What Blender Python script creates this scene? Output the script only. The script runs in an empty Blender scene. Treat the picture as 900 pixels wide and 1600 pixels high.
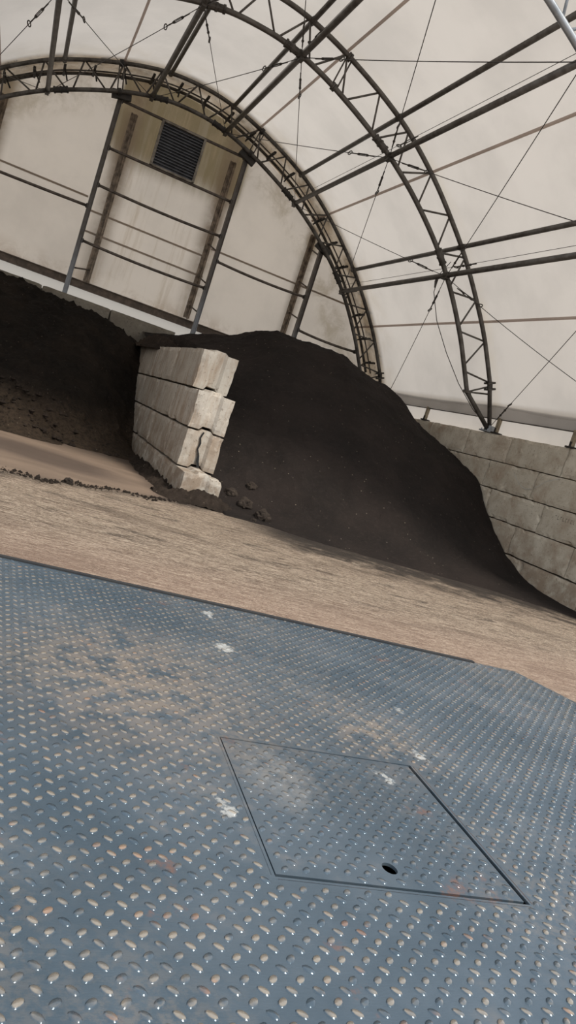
import bpy, math, random
from math import *
from mathutils import Vector, Matrix, noise
from mathutils.geometry import tessellate_polygon
random.seed(7)
sc = bpy.context.scene
C = sc.collection
XC = 2.5                       # centre line of the building
Y1, Y2, Y3 = 20.8, 15.1, 9.32   # the three arches, far to near
YW = 22.25                     # end fabric
WX = 10.2                      # inner face of the right block wall

# ------------------------------------------------------------------ helpers
def mobj(name, verts, faces, mat=None, parent=None, smooth=False, matidx=None):
    me = bpy.data.meshes.new(name)
    me.from_pydata([tuple(v) for v in verts], [], faces)
    if mat is not None:
        for m in (mat if isinstance(mat, (list, tuple)) else [mat]):
            me.materials.append(m)
    if smooth:
        me.polygons.foreach_set('use_smooth', [True] * len(me.polygons))
    if matidx:
        me.polygons.foreach_set('material_index', matidx)
    me.update()
    o = bpy.data.objects.new(name, me)
    C.objects.link(o)
    if parent is not None:
        o.parent = parent
        o.matrix_parent_inverse = Matrix.Identity(4)
        o.location = -Vector(parent.location)
    return o

def tag(o, label=None, cat=None, group=None, kind=None):
    if label: o['label'] = label
    if cat: o['category'] = cat
    if group: o['group'] = group
    if kind: o['kind'] = kind
    return o

def empty(name, loc, label, cat, group=None):
    o = bpy.data.objects.new(name, None)
    o.empty_display_size = .3
    C.objects.link(o)
    o.location = loc
    return tag(o, label, cat, group)

class MB:
    def __init__(s): s.v = []; s.f = []
    def add(s, v, f):
        n = len(s.v); s.v += [Vector(p) for p in v]; s.f += [tuple(i + n for i in q) for q in f]; return s
    def box(s, a, b, rot=None, c=None):
        x0, y0, z0 = a; x1, y1, z1 = b
        v = [(x0,y0,z0),(x1,y0,z0),(x1,y1,z0),(x0,y1,z0),(x0,y0,z1),(x1,y0,z1),(x1,y1,z1),(x0,y1,z1)]
        return s.add(v, [(3,2,1,0),(4,5,6,7),(0,1,5,4),(1,2,6,5),(2,3,7,6),(3,0,4,7)])
    def tube(s, pts, r, n=10, cap=True):
        pts = [Vector(p) for p in pts]
        rr = r if isinstance(r, (list, tuple)) else [r] * len(pts)
        base = len(s.v); up = None
        for i, p in enumerate(pts):
            t = (pts[min(i+1, len(pts)-1)] - pts[max(i-1, 0)]).normalized()
            if up is None:
                up = Vector((0,0,1)) if abs(t.z) < .9 else Vector((1,0,0))
            a = t.cross(up).normalized(); up = a.cross(t).normalized()
            for k in range(n):
                w = 2*pi*k/n
                s.v.append(p + rr[i]*(cos(w)*a + sin(w)*up))
        for i in range(len(pts)-1):
            for k in range(n):
                s.f.append((base+i*n+k, base+i*n+(k+1)%n, base+(i+1)*n+(k+1)%n, base+(i+1)*n+k))
        if cap:
            s.f.append(tuple(base+k for k in range(n))[::-1])
            s.f.append(tuple(base+(len(pts)-1)*n+k for k in range(n)))
        return s
    def obb(s, c, ax, ay, az, hx, hy, hz):
        c = Vector(c); v = []
        for sz in (-1,1):
            for sx, sy in ((-1,-1),(1,-1),(1,1),(-1,1)):
                v.append(c + ax*hx*sx + ay*hy*sy + az*hz*sz)
        return s.add(v, [(3,2,1,0),(4,5,6,7),(0,1,5,4),(1,2,6,5),(2,3,7,6),(3,0,4,7)])
    def build(s, name, mat, parent=None, smooth=False):
        return mobj(name, s.v, s.f, mat, parent, smooth)

# ------------------------------------------------------------------ materials
def newmat(name):
    m = bpy.data.materials.new(name); m.use_nodes = True
    nt = m.node_tree; nt.nodes.clear()
    return m, nt
class NT:
    def __init__(s, nt): s.nt = nt
    def n(s, t, **k):
        o = s.nt.nodes.new(t)
        for a, b in k.items(): setattr(o, a, b)
        return o
    def l(s, a, b): s.nt.links.new(a, b)
    def coord(s): return s.n('ShaderNodeTexCoord').outputs['Object']
    def mapping(s, vec, scale=(1,1,1), loc=(0,0,0), rot=(0,0,0)):
        m = s.n('ShaderNodeMapping'); m.inputs['Scale'].default_value = scale
        m.inputs['Location'].default_value = loc; m.inputs['Rotation'].default_value = rot
        s.l(vec, m.inputs['Vector']); return m.outputs[0]
    def noise(s, vec, scale=5, detail=4, rough=.55, dist=0):
        o = s.n('ShaderNodeTexNoise'); o.inputs['Scale'].default_value = scale
        o.inputs['Detail'].default_value = detail; o.inputs['Roughness'].default_value = rough
        o.inputs['Distortion'].default_value = dist
        s.l(vec, o.inputs['Vector']); return o.outputs['Fac']
    def ramp(s, fac, lo, hi, a=0., b=1.):
        o = s.n('ShaderNodeMapRange'); o.inputs['From Min'].default_value = lo; o.inputs['From Max'].default_value = hi
        o.inputs['To Min'].default_value = a; o.inputs['To Max'].default_value = b; o.clamp = True
        o.interpolation_type = 'SMOOTHSTEP'
        s.l(fac, o.inputs['Value']); return o.outputs[0]
    def math(s, op, a, b=None):
        o = s.n('ShaderNodeMath', operation=op)
        for i, q in enumerate((a, b)):
            if q is None: continue
            if isinstance(q, (int, float)): o.inputs[i].default_value = q
            else: s.l(q, o.inputs[i])
        return o.outputs[0]
    def mix(s, fac, a, b):
        o = s.n('ShaderNodeMix', data_type='RGBA')
        for i, q in ((0, fac), (6, a), (7, b)):
            if isinstance(q, (int, float)): o.inputs[i].default_value = q
            elif isinstance(q, (tuple, list)): o.inputs[i].default_value = (*q, 1)
            else: s.l(q, o.inputs[i])
        return o.outputs[2]
    def sep(s, vec):
        o = s.n('ShaderNodeSeparateXYZ'); s.l(vec, o.inputs[0]); return o.outputs
    def bump(s, h, strength=.5, dist=.02):
        o = s.n('ShaderNodeBump'); o.inputs['Strength'].default_value = strength; o.inputs['Distance'].default_value = dist
        s.l(h, o.inputs['Height']); return o.outputs[0]
    def bsdf(s, col, rough=.8, metal=0, normal=None, spec=.5):
        b = s.n('ShaderNodeBsdfPrincipled')
        for k, q in (('Base Color', col), ('Roughness', rough), ('Metallic', metal), ('Specular IOR Level', spec)):
            if isinstance(q, (int, float)): b.inputs[k].default_value = q
            elif isinstance(q, (tuple, list)): b.inputs[k].default_value = (*q, 1)
            else: s.l(q, b.inputs[k])
        if normal is not None: s.l(normal, b.inputs['Normal'])
        return b.outputs[0]
    def out(s, sh):
        o = s.n('ShaderNodeOutputMaterial'); s.l(sh, o.inputs['Surface'])

def fabric_mat(name, base, dirt_fn):
    m, nt = newmat(name); q = NT(nt); co = q.coord()
    big = q.noise(co, .6, 5, .6)
    col = q.mix(q.ramp(big, .35, .7), base, tuple(c*.88 for c in base))
    col = dirt_fn(q, co, col)
    d = q.n('ShaderNodeBsdfDiffuse'); t = q.n('ShaderNodeBsdfTranslucent')
    q.l(col, d.inputs['Color']); q.l(col, t.inputs['Color'])
    wr = q.bump(q.noise(q.mapping(co, (1, .35, 1)), 1.6, 3, .5), .35, .08)
    q.l(wr, d.inputs['Normal'])
    mx = q.n('ShaderNodeMixShader'); mx.inputs[0].default_value = .5
    q.l(d.outputs[0], mx.inputs[1]); q.l(t.outputs[0], mx.inputs[2])
    q.out(mx.outputs[0]); return m

def roof_dirt(q, co, col):
    x, y, z = q.sep(co)
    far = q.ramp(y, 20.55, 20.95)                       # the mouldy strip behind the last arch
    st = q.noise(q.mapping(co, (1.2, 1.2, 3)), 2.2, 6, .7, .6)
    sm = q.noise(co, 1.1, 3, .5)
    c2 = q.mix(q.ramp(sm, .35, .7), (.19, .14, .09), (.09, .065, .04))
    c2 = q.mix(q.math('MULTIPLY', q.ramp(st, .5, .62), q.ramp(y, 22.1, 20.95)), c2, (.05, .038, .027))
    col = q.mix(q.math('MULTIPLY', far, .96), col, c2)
    near = q.math('MULTIPLY', q.ramp(y, 19.3, 20.8), q.ramp(q.noise(co, 1.4, 5, .6), .35, .7))
    col = q.mix(q.math('MULTIPLY', near, .55), col, (.42, .36, .29))
    a2 = q.math('ABSOLUTE', q.math('SUBTRACT', y, 15.1))  # soot line the arch rubbed into the fabric
    m2 = q.math('MULTIPLY', q.ramp(a2, .35, .0), q.ramp(q.noise(co, 1.1, 4, .6), .3, .7))
    return q.mix(q.math('MULTIPLY', m2, .35), col, (.45, .38, .28))
def end_dirt_glow(q, co, col):
    x, y, z = q.sep(co)
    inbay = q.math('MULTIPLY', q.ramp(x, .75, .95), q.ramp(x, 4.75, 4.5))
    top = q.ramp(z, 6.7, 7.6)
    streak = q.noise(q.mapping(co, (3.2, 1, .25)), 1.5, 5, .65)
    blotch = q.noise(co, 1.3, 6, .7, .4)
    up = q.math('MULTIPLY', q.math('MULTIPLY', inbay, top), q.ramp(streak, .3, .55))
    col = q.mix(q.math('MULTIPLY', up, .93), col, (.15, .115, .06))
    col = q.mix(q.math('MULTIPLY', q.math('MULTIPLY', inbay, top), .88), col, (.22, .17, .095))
    s1 = q.math('MULTIPLY', inbay, q.ramp(streak, .5, .75))
    col = q.mix(q.math('MULTIPLY', s1, .5), col, (.40, .30, .19))
    for xs, w in ((-1.8, .4), (1.3, .48), (4.15, .5), (7.1, .3)):   # soot beside the tracks
        d = q.math('ABSOLUTE', q.math('SUBTRACT', x, xs))
        mk = q.math('MULTIPLY', q.ramp(d, w, .03), q.ramp(z, 3.6, 7.2, .45, .95))
        mk = q.math('MULTIPLY', mk, q.ramp(blotch, .25, .6, .5, 1))
        col = q.mix(mk, col, (.17, .12, .075))
    lo = q.math('MULTIPLY', q.ramp(z, 4.2, 3.5), q.ramp(blotch, .42, .62))
    col = q.mix(q.math('MULTIPLY', lo, .6), col, (.40, .30, .21))
    # pale strip below the rail, then soot under the arch
    col = q.mix(q.ramp(z, 3.46, 3.42), col, (.80, .745, .66))  # light shining through the single fabric layer, painted as a paler colour
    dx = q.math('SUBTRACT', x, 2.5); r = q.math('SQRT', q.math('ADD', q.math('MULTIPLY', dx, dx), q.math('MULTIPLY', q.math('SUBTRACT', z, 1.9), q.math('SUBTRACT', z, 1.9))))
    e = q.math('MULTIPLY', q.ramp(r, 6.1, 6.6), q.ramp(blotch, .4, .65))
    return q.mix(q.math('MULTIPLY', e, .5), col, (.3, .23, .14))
M = {}
M['roof'] = fabric_mat('roof_fabric', (.53, .487, .44), roof_dirt)
M['end'] = fabric_mat('end_fabric', (.70, .615, .515), end_dirt_glow)
M['flap'] = fabric_mat('flap_fabric', (.47, .445, .42), lambda q, c, col: col)
M['seam'] = fabric_mat('seam_fabric', (.50, .42, .375), lambda q, c, col: col)
M['endseam'] = fabric_mat('end_seam_fabric', (.50, .43, .36), lambda q, c, col: col)

def steel(name, base, dirty, rough=.5, metal=.3, zfade=None):
    m, nt = newmat(name); q = NT(nt); co = q.coord()
    n = q.noise(co, 6, 5, .6)
    f = q.ramp(n, .35, .65)
    if zfade:
        z = q.sep(co)[2]
        f = q.math('ADD', q.math('MULTIPLY', f, .15), q.ramp(z, zfade[0], zfade[1], 0, .85))
    col = q.mix(f, base, dirty)
    q.out(q.bsdf(col, rough, metal, q.bump(q.noise(co, 40, 3), .15, .004))); return m
M['steel'] = steel('grey_steel', (.115, .105, .093), (.065, .056, .047), .5, .25)
M['steel_dirty'] = steel('soiled_steel', (.085, .077, .067), (.03, .024, .018), .6, .2)
M['steel_pale'] = steel('galvanised_skylit_steel', (.32, .34, .36), (.22, .24, .26), .4, .45)  # galvanised plates; on the near arch it paints in the sky's light
M['post'] = steel('post_steel', (.21, .22, .23), (.07, .056, .043), .5, .25, (3.4, 4.7))
M['girt'] = steel('girt_steel', (.10, .08, .065), (.045, .035, .026), .6, .2)
M['beam'] = steel('beam_paint', (.13, .095, .07), (.07, .052, .038), .7, 0)
M['track'] = steel('track_steel', (.27, .21, .15), (.10, .075, .05), .6, .1)
M['cable'] = steel('cable_steel', (.07, .065, .06), (.035, .03, .027), .5, .4)
M['black'] = steel('black_plate', (.015, .014, .013), (.03, .025, .02), .7, .1)
M['louver'] = steel('louver_grey', (.085, .09, .10), (.05, .052, .057), .5, .1)
M['louverframe'] = steel('louver_frame', (.20, .18, .15), (.09, .075, .055), .6, .1)
M['rubber'] = steel('black_rubber', (.012, .012, .014), (.02, .02, .02), .7, 0)
M['stake'] = steel('weathered_stake', (.30, .25, .17), (.17, .135, .09), .8, 0)

def concrete(name, base, stain, streaky, moss=None):
    m, nt = newmat(name); q = NT(nt)
    geo = q.n('ShaderNodeNewGeometry').outputs['Position']
    oi = q.n('ShaderNodeObjectInfo').outputs['Random']
    off = q.n('ShaderNodeVectorMath', operation='ADD'); cx = q.n('ShaderNodeCombineXYZ')
    q.l(q.math('MULTIPLY', oi, 17.), cx.inputs[0]); q.l(q.math('MULTIPLY', oi, 31.), cx.inputs[2])
    q.l(geo, off.inputs[0]); q.l(cx.outputs[0], off.inputs[1]); co = off.outputs[0]
    n1 = q.noise(co, 1.7, 7, .65, .3)
    st = q.noise(q.mapping(co, (2.6, 2.6, .45)), 2.0, 8, .72, .35)
    st = q.math('ADD', q.math('MULTIPLY', st, .72), q.math('MULTIPLY', q.noise(co, 1.1, 4, .6), .28))
    fine = q.noise(co, 22, 5, .7)
    col = q.mix(q.ramp(n1, .3, .7), base, tuple(c*.78 for c in base))
    col = q.mix(q.math('MULTIPLY', q.ramp(oi, 0, 1), .5), col, (base[0]*.62, base[1]*.62, base[2]*.60))
    col = q.mix(q.math('MULTIPLY', q.ramp(st if streaky else n1, *((.42, .70) if streaky else (.38, .78))), .85 if streaky else .8), col, stain)
    pt = q.noise(co, 5.5, 6, .7)
    gz = q.sep(geo)[2]
    lowd = q.math('MULTIPLY', q.ramp(gz, 1.5, .1), q.ramp(q.noise(co, 2.6, 6, .7), .38, .6))
    col = q.mix(q.math('MULTIPLY', lowd, .75), col, tuple(c*.75 for c in stain))
    col = q.mix(q.math('MULTIPLY', q.ramp(pt, .58, .72), .55), col, tuple(min(1, c*1.35) for c in base))
    col = q.mix(q.math('MULTIPLY', q.ramp(fine, .56, .70), .7), col, tuple(c*.4 for c in stain))
    h = q.math('ADD', q.math('MULTIPLY', fine, .6), q.math('MULTIPLY', q.noise(co, 70, 3), .4))
    q.out(q.bsdf(col, .92, 0, q.bump(h, .6, .012), .25)); return m
M['wallblock'] = concrete('wall_concrete', (.62, .56, .455), (.33, .24, .165), False)
M['divblock'] = concrete('divider_concrete', (.53, .485, .42), (.25, .175, .115), True)
M['endblock'] = concrete('end_concrete', (.23, .205, .165), (.12, .095, .07), False)

def soil(name, base, warm, clod, speck=.0):
    m, nt = newmat(name); q = NT(nt); co = q.n('ShaderNodeNewGeometry').outputs['Position']
    n1 = q.noise(co, .9, 6, .6); n2 = q.noise(co, 14, 6, .75); n3 = q.noise(co, 60, 3, .6)
    col = q.mix(q.ramp(n1, .35, .7), base, warm)
    col = q.mix(q.math('MULTIPLY', q.ramp(n2, .5, .75), .5), col, tuple(c*1.9 for c in warm))
    if name == 'clodded_soil':
        zz = q.sep(co)[2]; lo = q.math('MULTIPLY', q.ramp(q.math('ADD', zz, q.math('MULTIPLY', n1, .8)), 1.35, .75), q.ramp(n2, .3, .6))
        col = q.mix(q.math('MULTIPLY', lo, .8), col, (.06, .042, .028))
    v = q.n('ShaderNodeTexVoronoi'); v.inputs['Scale'].default_value = 7; q.l(co, v.inputs['Vector'])
    col = q.mix(q.math('MULTIPLY', q.ramp(v.outputs['Distance'], .075, .04), speck), col, (.5, .42, .32))
    h = q.math('ADD', q.math('MULTIPLY', n2, clod), q.math('MULTIPLY', n3, .35))
    q.out(q.bsdf(col, .95, 0, q.bump(h, .9, .05), .12)); return m
M['soil'] = soil('dark_compost', (.0150, .012, .0105), (.0235, .0178, .0152), .6, .45)
M['soil_rough'] = soil('clodded_soil', (.0095, .0076, .006), (.022, .016, .0115), 1.3, .3)
M['rubble'] = soil('brown_soil', (.022, .0165, .013), (.045, .033, .025), 1.2, .5)

M['clod'] = soil('dry_clod', (.034, .027, .022), (.06, .046, .036), 1.2, .2)
def ground_mat():
    m, nt = newmat('packed_ground'); q = NT(nt); co = q.coord(); x, y, z = q.sep(co)
    # packed apron, grooved along the way the vehicles drive
    st = q.noise(q.mapping(co, (1.1, 7, 1), rot=(0, 0, .12)), 3.2, 8, .72, .5)
    fi = q.noise(q.mapping(co, (5, 22, 1), rot=(0, 0, .1)), 3, 5, .7, .8)
    bl = q.noise(q.mapping(co, (.6, 1.5, 1)), .9, 6, .65, .4)
    ap = q.mix(q.ramp(st, .40, .60), (.50, .395, .295), (.235, .17, .12))
    ap = q.mix(q.math('MULTIPLY', q.ramp(fi, .5, .60), .8), ap, (.10, .07, .05))
    ap = q.mix(q.math('MULTIPLY', q.ramp(fi, .46, .36), .6), ap, (.66, .55, .42))
    ap = q.mix(q.math('MULTIPLY', q.ramp(bl, .5, .66), .6), ap, (.12, .085, .06))
    pz = q.noise(q.mapping(co, (.9, 2.6, 1), rot=(0, 0, .15)), 1.5, 8, .72, .6)
    pm = q.math('MULTIPLY', q.ramp(pz, .53, .64), q.ramp(fi, .3, .5))
    ap = q.mix(q.math('MULTIPLY', q.math('MULTIPLY', pm, q.ramp(y, 6.0, 7.6)), .85), ap, (.065, .048, .036))
    gr = q.noise(q.mapping(co, (12, 30, 1)), 3, 3, .6)
    ap = q.mix(q.math('MULTIPLY', q.ramp(gr, .52, .62), .7), ap, (.12, .085, .06))
    ap = q.mix(q.math('MULTIPLY', q.ramp(gr, .44, .36), .4), ap, (.68, .56, .43))
    red = q.math('MULTIPLY', q.ramp(y, 7.6, 5.6), .35)
    ap = q.mix(red, ap, (.42, .27, .20))
    # soil trodden in towards the heap, with the falloff of light painted in
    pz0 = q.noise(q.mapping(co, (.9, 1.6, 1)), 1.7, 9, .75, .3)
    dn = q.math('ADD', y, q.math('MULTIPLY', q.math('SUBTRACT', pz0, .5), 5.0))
    soil_falloff = q.math('MULTIPLY', q.ramp(dn, 8.9, 10.3), q.ramp(x, 3.1, 4.6))
    ap = q.mix(q.math('MULTIPLY', soil_falloff, .92), ap, (.022, .017, .014))
    bits = q.math('MULTIPLY', q.ramp(q.noise(q.mapping(co, (2, 5, 1)), 4, 6, .75), .56, .66), q.ramp(y, 7.2, 9.2))
    ap = q.mix(q.math('MULTIPLY', bits, .6), ap, (.07, .052, .04))
    # smooth slab of the left bay
    sm = q.noise(q.mapping(co, (1, 2.5, 1)), .8, 4, .5, .3)
    sl = q.mix(q.ramp(sm, .3, .7), (.20, .145, .105), (.145, .105, .077))
    # damp patch
    dx = q.math('MULTIPLY', q.math('SUBTRACT', x, .75), .75); dy = q.math('SUBTRACT', q.math('SUBTRACT', y, 12.0), q.math('MULTIPLY', q.math('SUBTRACT', x, .75), -.15))
    rr = q.math('SQRT', q.math('ADD', q.math('MULTIPLY', dx, dx), q.math('MULTIPLY', dy, dy)))
    wet = q.ramp(q.math('ADD', rr, q.math('MULTIPLY', q.math('SUBTRACT', sm, .5), .9)), 1.15, .55)
    sl = q.mix(q.math('MULTIPLY', wet, .75), sl, (.075, .055, .045))
    # edge of the slab runs slightly diagonally
    edge = q.math('SUBTRACT', y, q.math('ADD', 9.35, q.math('MULTIPLY', x, .58)))
    edge = q.math('ADD', edge, q.math('MULTIPLY', q.math('SUBTRACT', bl, .5), .5))
    slab = q.math('MULTIPLY', q.ramp(edge, -.05, .12), q.ramp(x, 3.2, 2.9))
    col = q.mix(slab, ap, sl)
    eb = q.math('MULTIPLY', q.math('MULTIPLY', q.ramp(q.math('ABSOLUTE', q.math('ADD', edge, .05)), .34, .02), q.ramp(fi, .38, .55)), q.ramp(x, 3.6, 3.3))
    col = q.mix(q.math('MULTIPLY', eb, .85), col, (.05, .037, .028))
    soot = q.math('MULTIPLY', slab, q.ramp(q.math('ADD', y, q.math('MULTIPLY', bl, 2)), 14.2, 16))
    col = q.mix(q.math('MULTIPLY', soot, .8), col, (.045, .033, .026))
    # dirt strewn along the foot of the divider
    dd = q.math('ABSOLUTE', q.math('SUBTRACT', x, 2.8)); dm = q.math('MULTIPLY', q.ramp(dd, .55, .1), q.ramp(y, 10.4, 11))
    col = q.mix(q.math('MULTIPLY', dm, q.ramp(fi, .2, .6)), col, (.05, .037, .03))
    rough = q.math('SUBTRACT', .9, q.math('MULTIPLY', q.math('MULTIPLY', wet, slab), .45))
    h = q.math('ADD', q.math('MULTIPLY', st, .6), q.math('MULTIPLY', fi, .7))
    h = q.math('MULTIPLY', h, q.math('SUBTRACT', 1, q.math('MULTIPLY', slab, .93)))
    q.out(q.bsdf(col, rough, 0, q.bump(h, .9, .05), .25)); return m
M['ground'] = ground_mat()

def deck_mat(name, lug):
    m, nt = newmat(name); q = NT(nt); co = q.coord(); x, y, z = q.sep(co)
    big = q.noise(q.mapping(co, (1, 1, 1)), 1.3, 5, .6, .3)
    med = q.noise(co, 9, 5, .65)
    base = q.mix(q.ramp(big, .35, .7), (.054, .080, .103), (.085, .114, .140))
    def blob(cx, cy, sx, sy, r0, r1):
        a = q.math('MULTIPLY', q.math('SUBTRACT', x, cx), sx); b = q.math('MULTIPLY', q.math('SUBTRACT', y, cy), sy)
        d = q.math('SQRT', q.math('ADD', q.math('MULTIPLY', a, a), q.math('MULTIPLY', b, b)))
        return q.ramp(q.math('ADD', d, q.math('MULTIPLY', q.math('SUBTRACT', med, .5), .6)), r1, r0)
    # dried mud the wheels left
    mud = q.math('MULTIPLY', blob(.95, 3.55, 1, .8, .1, 1.0), q.ramp(med, .35, .62))
    mud2 = q.math('MULTIPLY', blob(2.25, 3.35, 1.6, 1, .1, .75), q.ramp(med, .42, .66))
    mud3 = q.math('MULTIPLY', q.ramp(big, .52, .7), q.ramp(med, .45, .7))
    mudm = q.math('MAXIMUM', q.math('MAXIMUM', mud, mud2), q.math('MULTIPLY', mud3, .5))
    col = q.mix(q.math('MULTIPLY', mudm, .62), base, (.27, .20, .14))
    rustn = q.noise(co, 2.6, 6, .7)
    rust = q.ramp(rustn, .62, .72)
    col = q.mix(q.math('MULTIPLY', rust, .55), col, (.26, .10, .04))
    wn0 = q.noise(co, 13, 5, .7)
    bare = blob(1.47, 2.74, 3.6, 2.3, .25, .8)
    col = q.mix(q.math('MULTIPLY', q.math('MULTIPLY', bare, q.ramp(wn0, .35, .6)), .55), col, (.24, .24, .235))
    dust = q.math('MULTIPLY', q.ramp(q.noise(co, .8, 3, .5), .42, .65), q.ramp(q.noise(co, 24, 4, .7), .42, .62))
    col = q.mix(q.math('MULTIPLY', dust, .30), col, (.27, .215, .16))
    # scraps of spilt white paint
    wn = q.noise(co, 16, 4, .7)
    wh = None
    for cx, cy, s, r in ((1.70, 4.99, 13, .65), (1.65, 4.34, 13, .75), (2.45, 3.2, 12, .45), (2.65, 3.8, 14, .4), (1.15, 2.45, 11, .35), (2.08,2.9,12,.4)):
        a = q.math('MULTIPLY', q.math('SUBTRACT', x, cx), s); b = q.math('MULTIPLY', q.math('SUBTRACT', y, cy), s*.6)
        d = q.math('SQRT', q.math('ADD', q.math('MULTIPLY', a, a), q.math('MULTIPLY', b, b)))
        k = q.ramp(q.math('ADD', d, q.math('MULTIPLY', q.math('SUBTRACT', wn, .5), 2.6)), r, r-.35)
        wh = k if wh is None else q.math('MAXIMUM', wh, k)
    col = q.mix(q.math('MULTIPLY', wh, .62), col, (.58, .57, .53))
    if lug:
        per = q.noise(co, 11, 2, .5)
        top = q.ramp(z, ZD+.0015, ZD+.0045)
        worn = q.math('MULTIPLY', q.ramp(q.math('ADD', per, q.math('MULTIPLY', mudm, .3)), .36, .62), top)
        col = q.mix(q.math('MULTIPLY', worn, .7), col, (.36, .30, .23))
        col = q.mix(q.math('MULTIPLY', q.math('MULTIPLY', q.ramp(q.noise(co, 7.3, 3, .6), .58, .7), top), .5), col, (.36, .19, .11))
        rough = .17; metal = .5
    else:
        rough = q.ramp(med, .3, .7, .34, .52); rough = q.math('ADD', rough, q.math('MULTIPLY', mudm, .3)); metal = .35
    sc_ = q.noise(q.mapping(co, (9, 60, 1), rot=(0, 0, .7)), 3, 4, .6)
    q.out(q.bsdf(col, rough, metal, q.bump(q.math('ADD', med, q.math('MULTIPLY', sc_, .4)), .25, .006), .5)); return m
ZD = .10
M['deck'] = deck_mat('painted_deck', False)
M['lug'] = deck_mat('worn_tread', True)
M['rustedge'] = steel('rusted_edge', (.20, .085, .035), (.07, .04, .025), .8, .1)
M['pit'] = steel('dark_pit', (.006, .006, .006), (.01, .01, .01), .9, 0)

# ------------------------------------------------------------------ profiles of the arches
OUT = [(0,9.11),(.75,9.06),(1.5,8.89),(2.3,8.62),(3.0,8.33),(3.6,8.02),(4.35,7.51),(5.0,6.97),(5.7,6.30),(6.35,5.54),(6.88,4.83),(7.4,3.97)]
INN = [(0,8.46),(.65,8.42),(1.4,8.25),(2.15,7.98),(2.88,7.66),(3.45,7.37),(4.2,6.88),(5.03,6.19),(5.68,5.48),(6.25,4.70),(6.6,4.12),(6.90,3.60)]
def smooth_half(P, n=10):
    full = [(-u, z) for u, z in P[:0:-1]] + P
    pts = []
    for i in range(len(full)-1):
        p0 = full[max(i-1,0)]; p1 = full[i]; p2 = full[i+1]; p3 = full[min(i+2, len(full)-1)]
        for k in range(n):
            t = k/n
            pts.append(tuple(.5*((2*p1[j]) + (-p0[j]+p2[j])*t + (2*p0[j]-5*p1[j]+4*p2[j]-p3[j])*t*t + (-p0[j]+3*p1[j]-3*p2[j]+p3[j])*t**3) for j in (0,1)))
    pts.append(full[-1]); return pts
OC = smooth_half(OUT); IC = smooth_half(INN)
def cum(P):
    s = [0]
    for a, b in zip(P, P[1:]): s.append(s[-1] + hypot(b[0]-a[0], b[1]-a[1]))
    return s
OS = cum(OC); TOT = OS[-1]
def at_s(P, S, s):
    s = max(0, min(S[-1], s))
    for i in range(len(S)-1):
        if S[i+1] >= s:
            t = (s-S[i])/(S[i+1]-S[i]); return (P[i][0]+(P[i+1][0]-P[i][0])*t, P[i][1]+(P[i+1][1]-P[i][1])*t)
    return P[-1]
def nearest(P, p): return min(P, key=lambda a: (a[0]-p[0])**2 + (a[1]-p[1])**2)
def at_u(P, u):
    for a, b in zip(P, P[1:]):
        if a[0] <= u <= b[0]:
            t = (u-a[0])/(b[0]-a[0]); return a[1]+(b[1]-a[1])*t
    return P[-1][1]
FOOT = (7.80, 2.99)
NP = round(TOT/.935); NP += NP % 2
HUBS = [-5.45, -3.34, -1.0, 1.0, 3.34, 5.45]          # purlin lines, on the inner chord
def inner_pt(u): return (u, at_u(IC, u))
def outer_over(u):                                   # point of the outer chord straight above an inner one
    v = {-5.45: -5.58, -3.34: -3.16, -1.0: -.72, 1.0: 1.0, 3.34: 3.28, 5.45: 5.58}[u]; return (v, at_u(OC, v))
def P3(p, y): return Vector((XC+p[0], y, p[1]))

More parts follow.
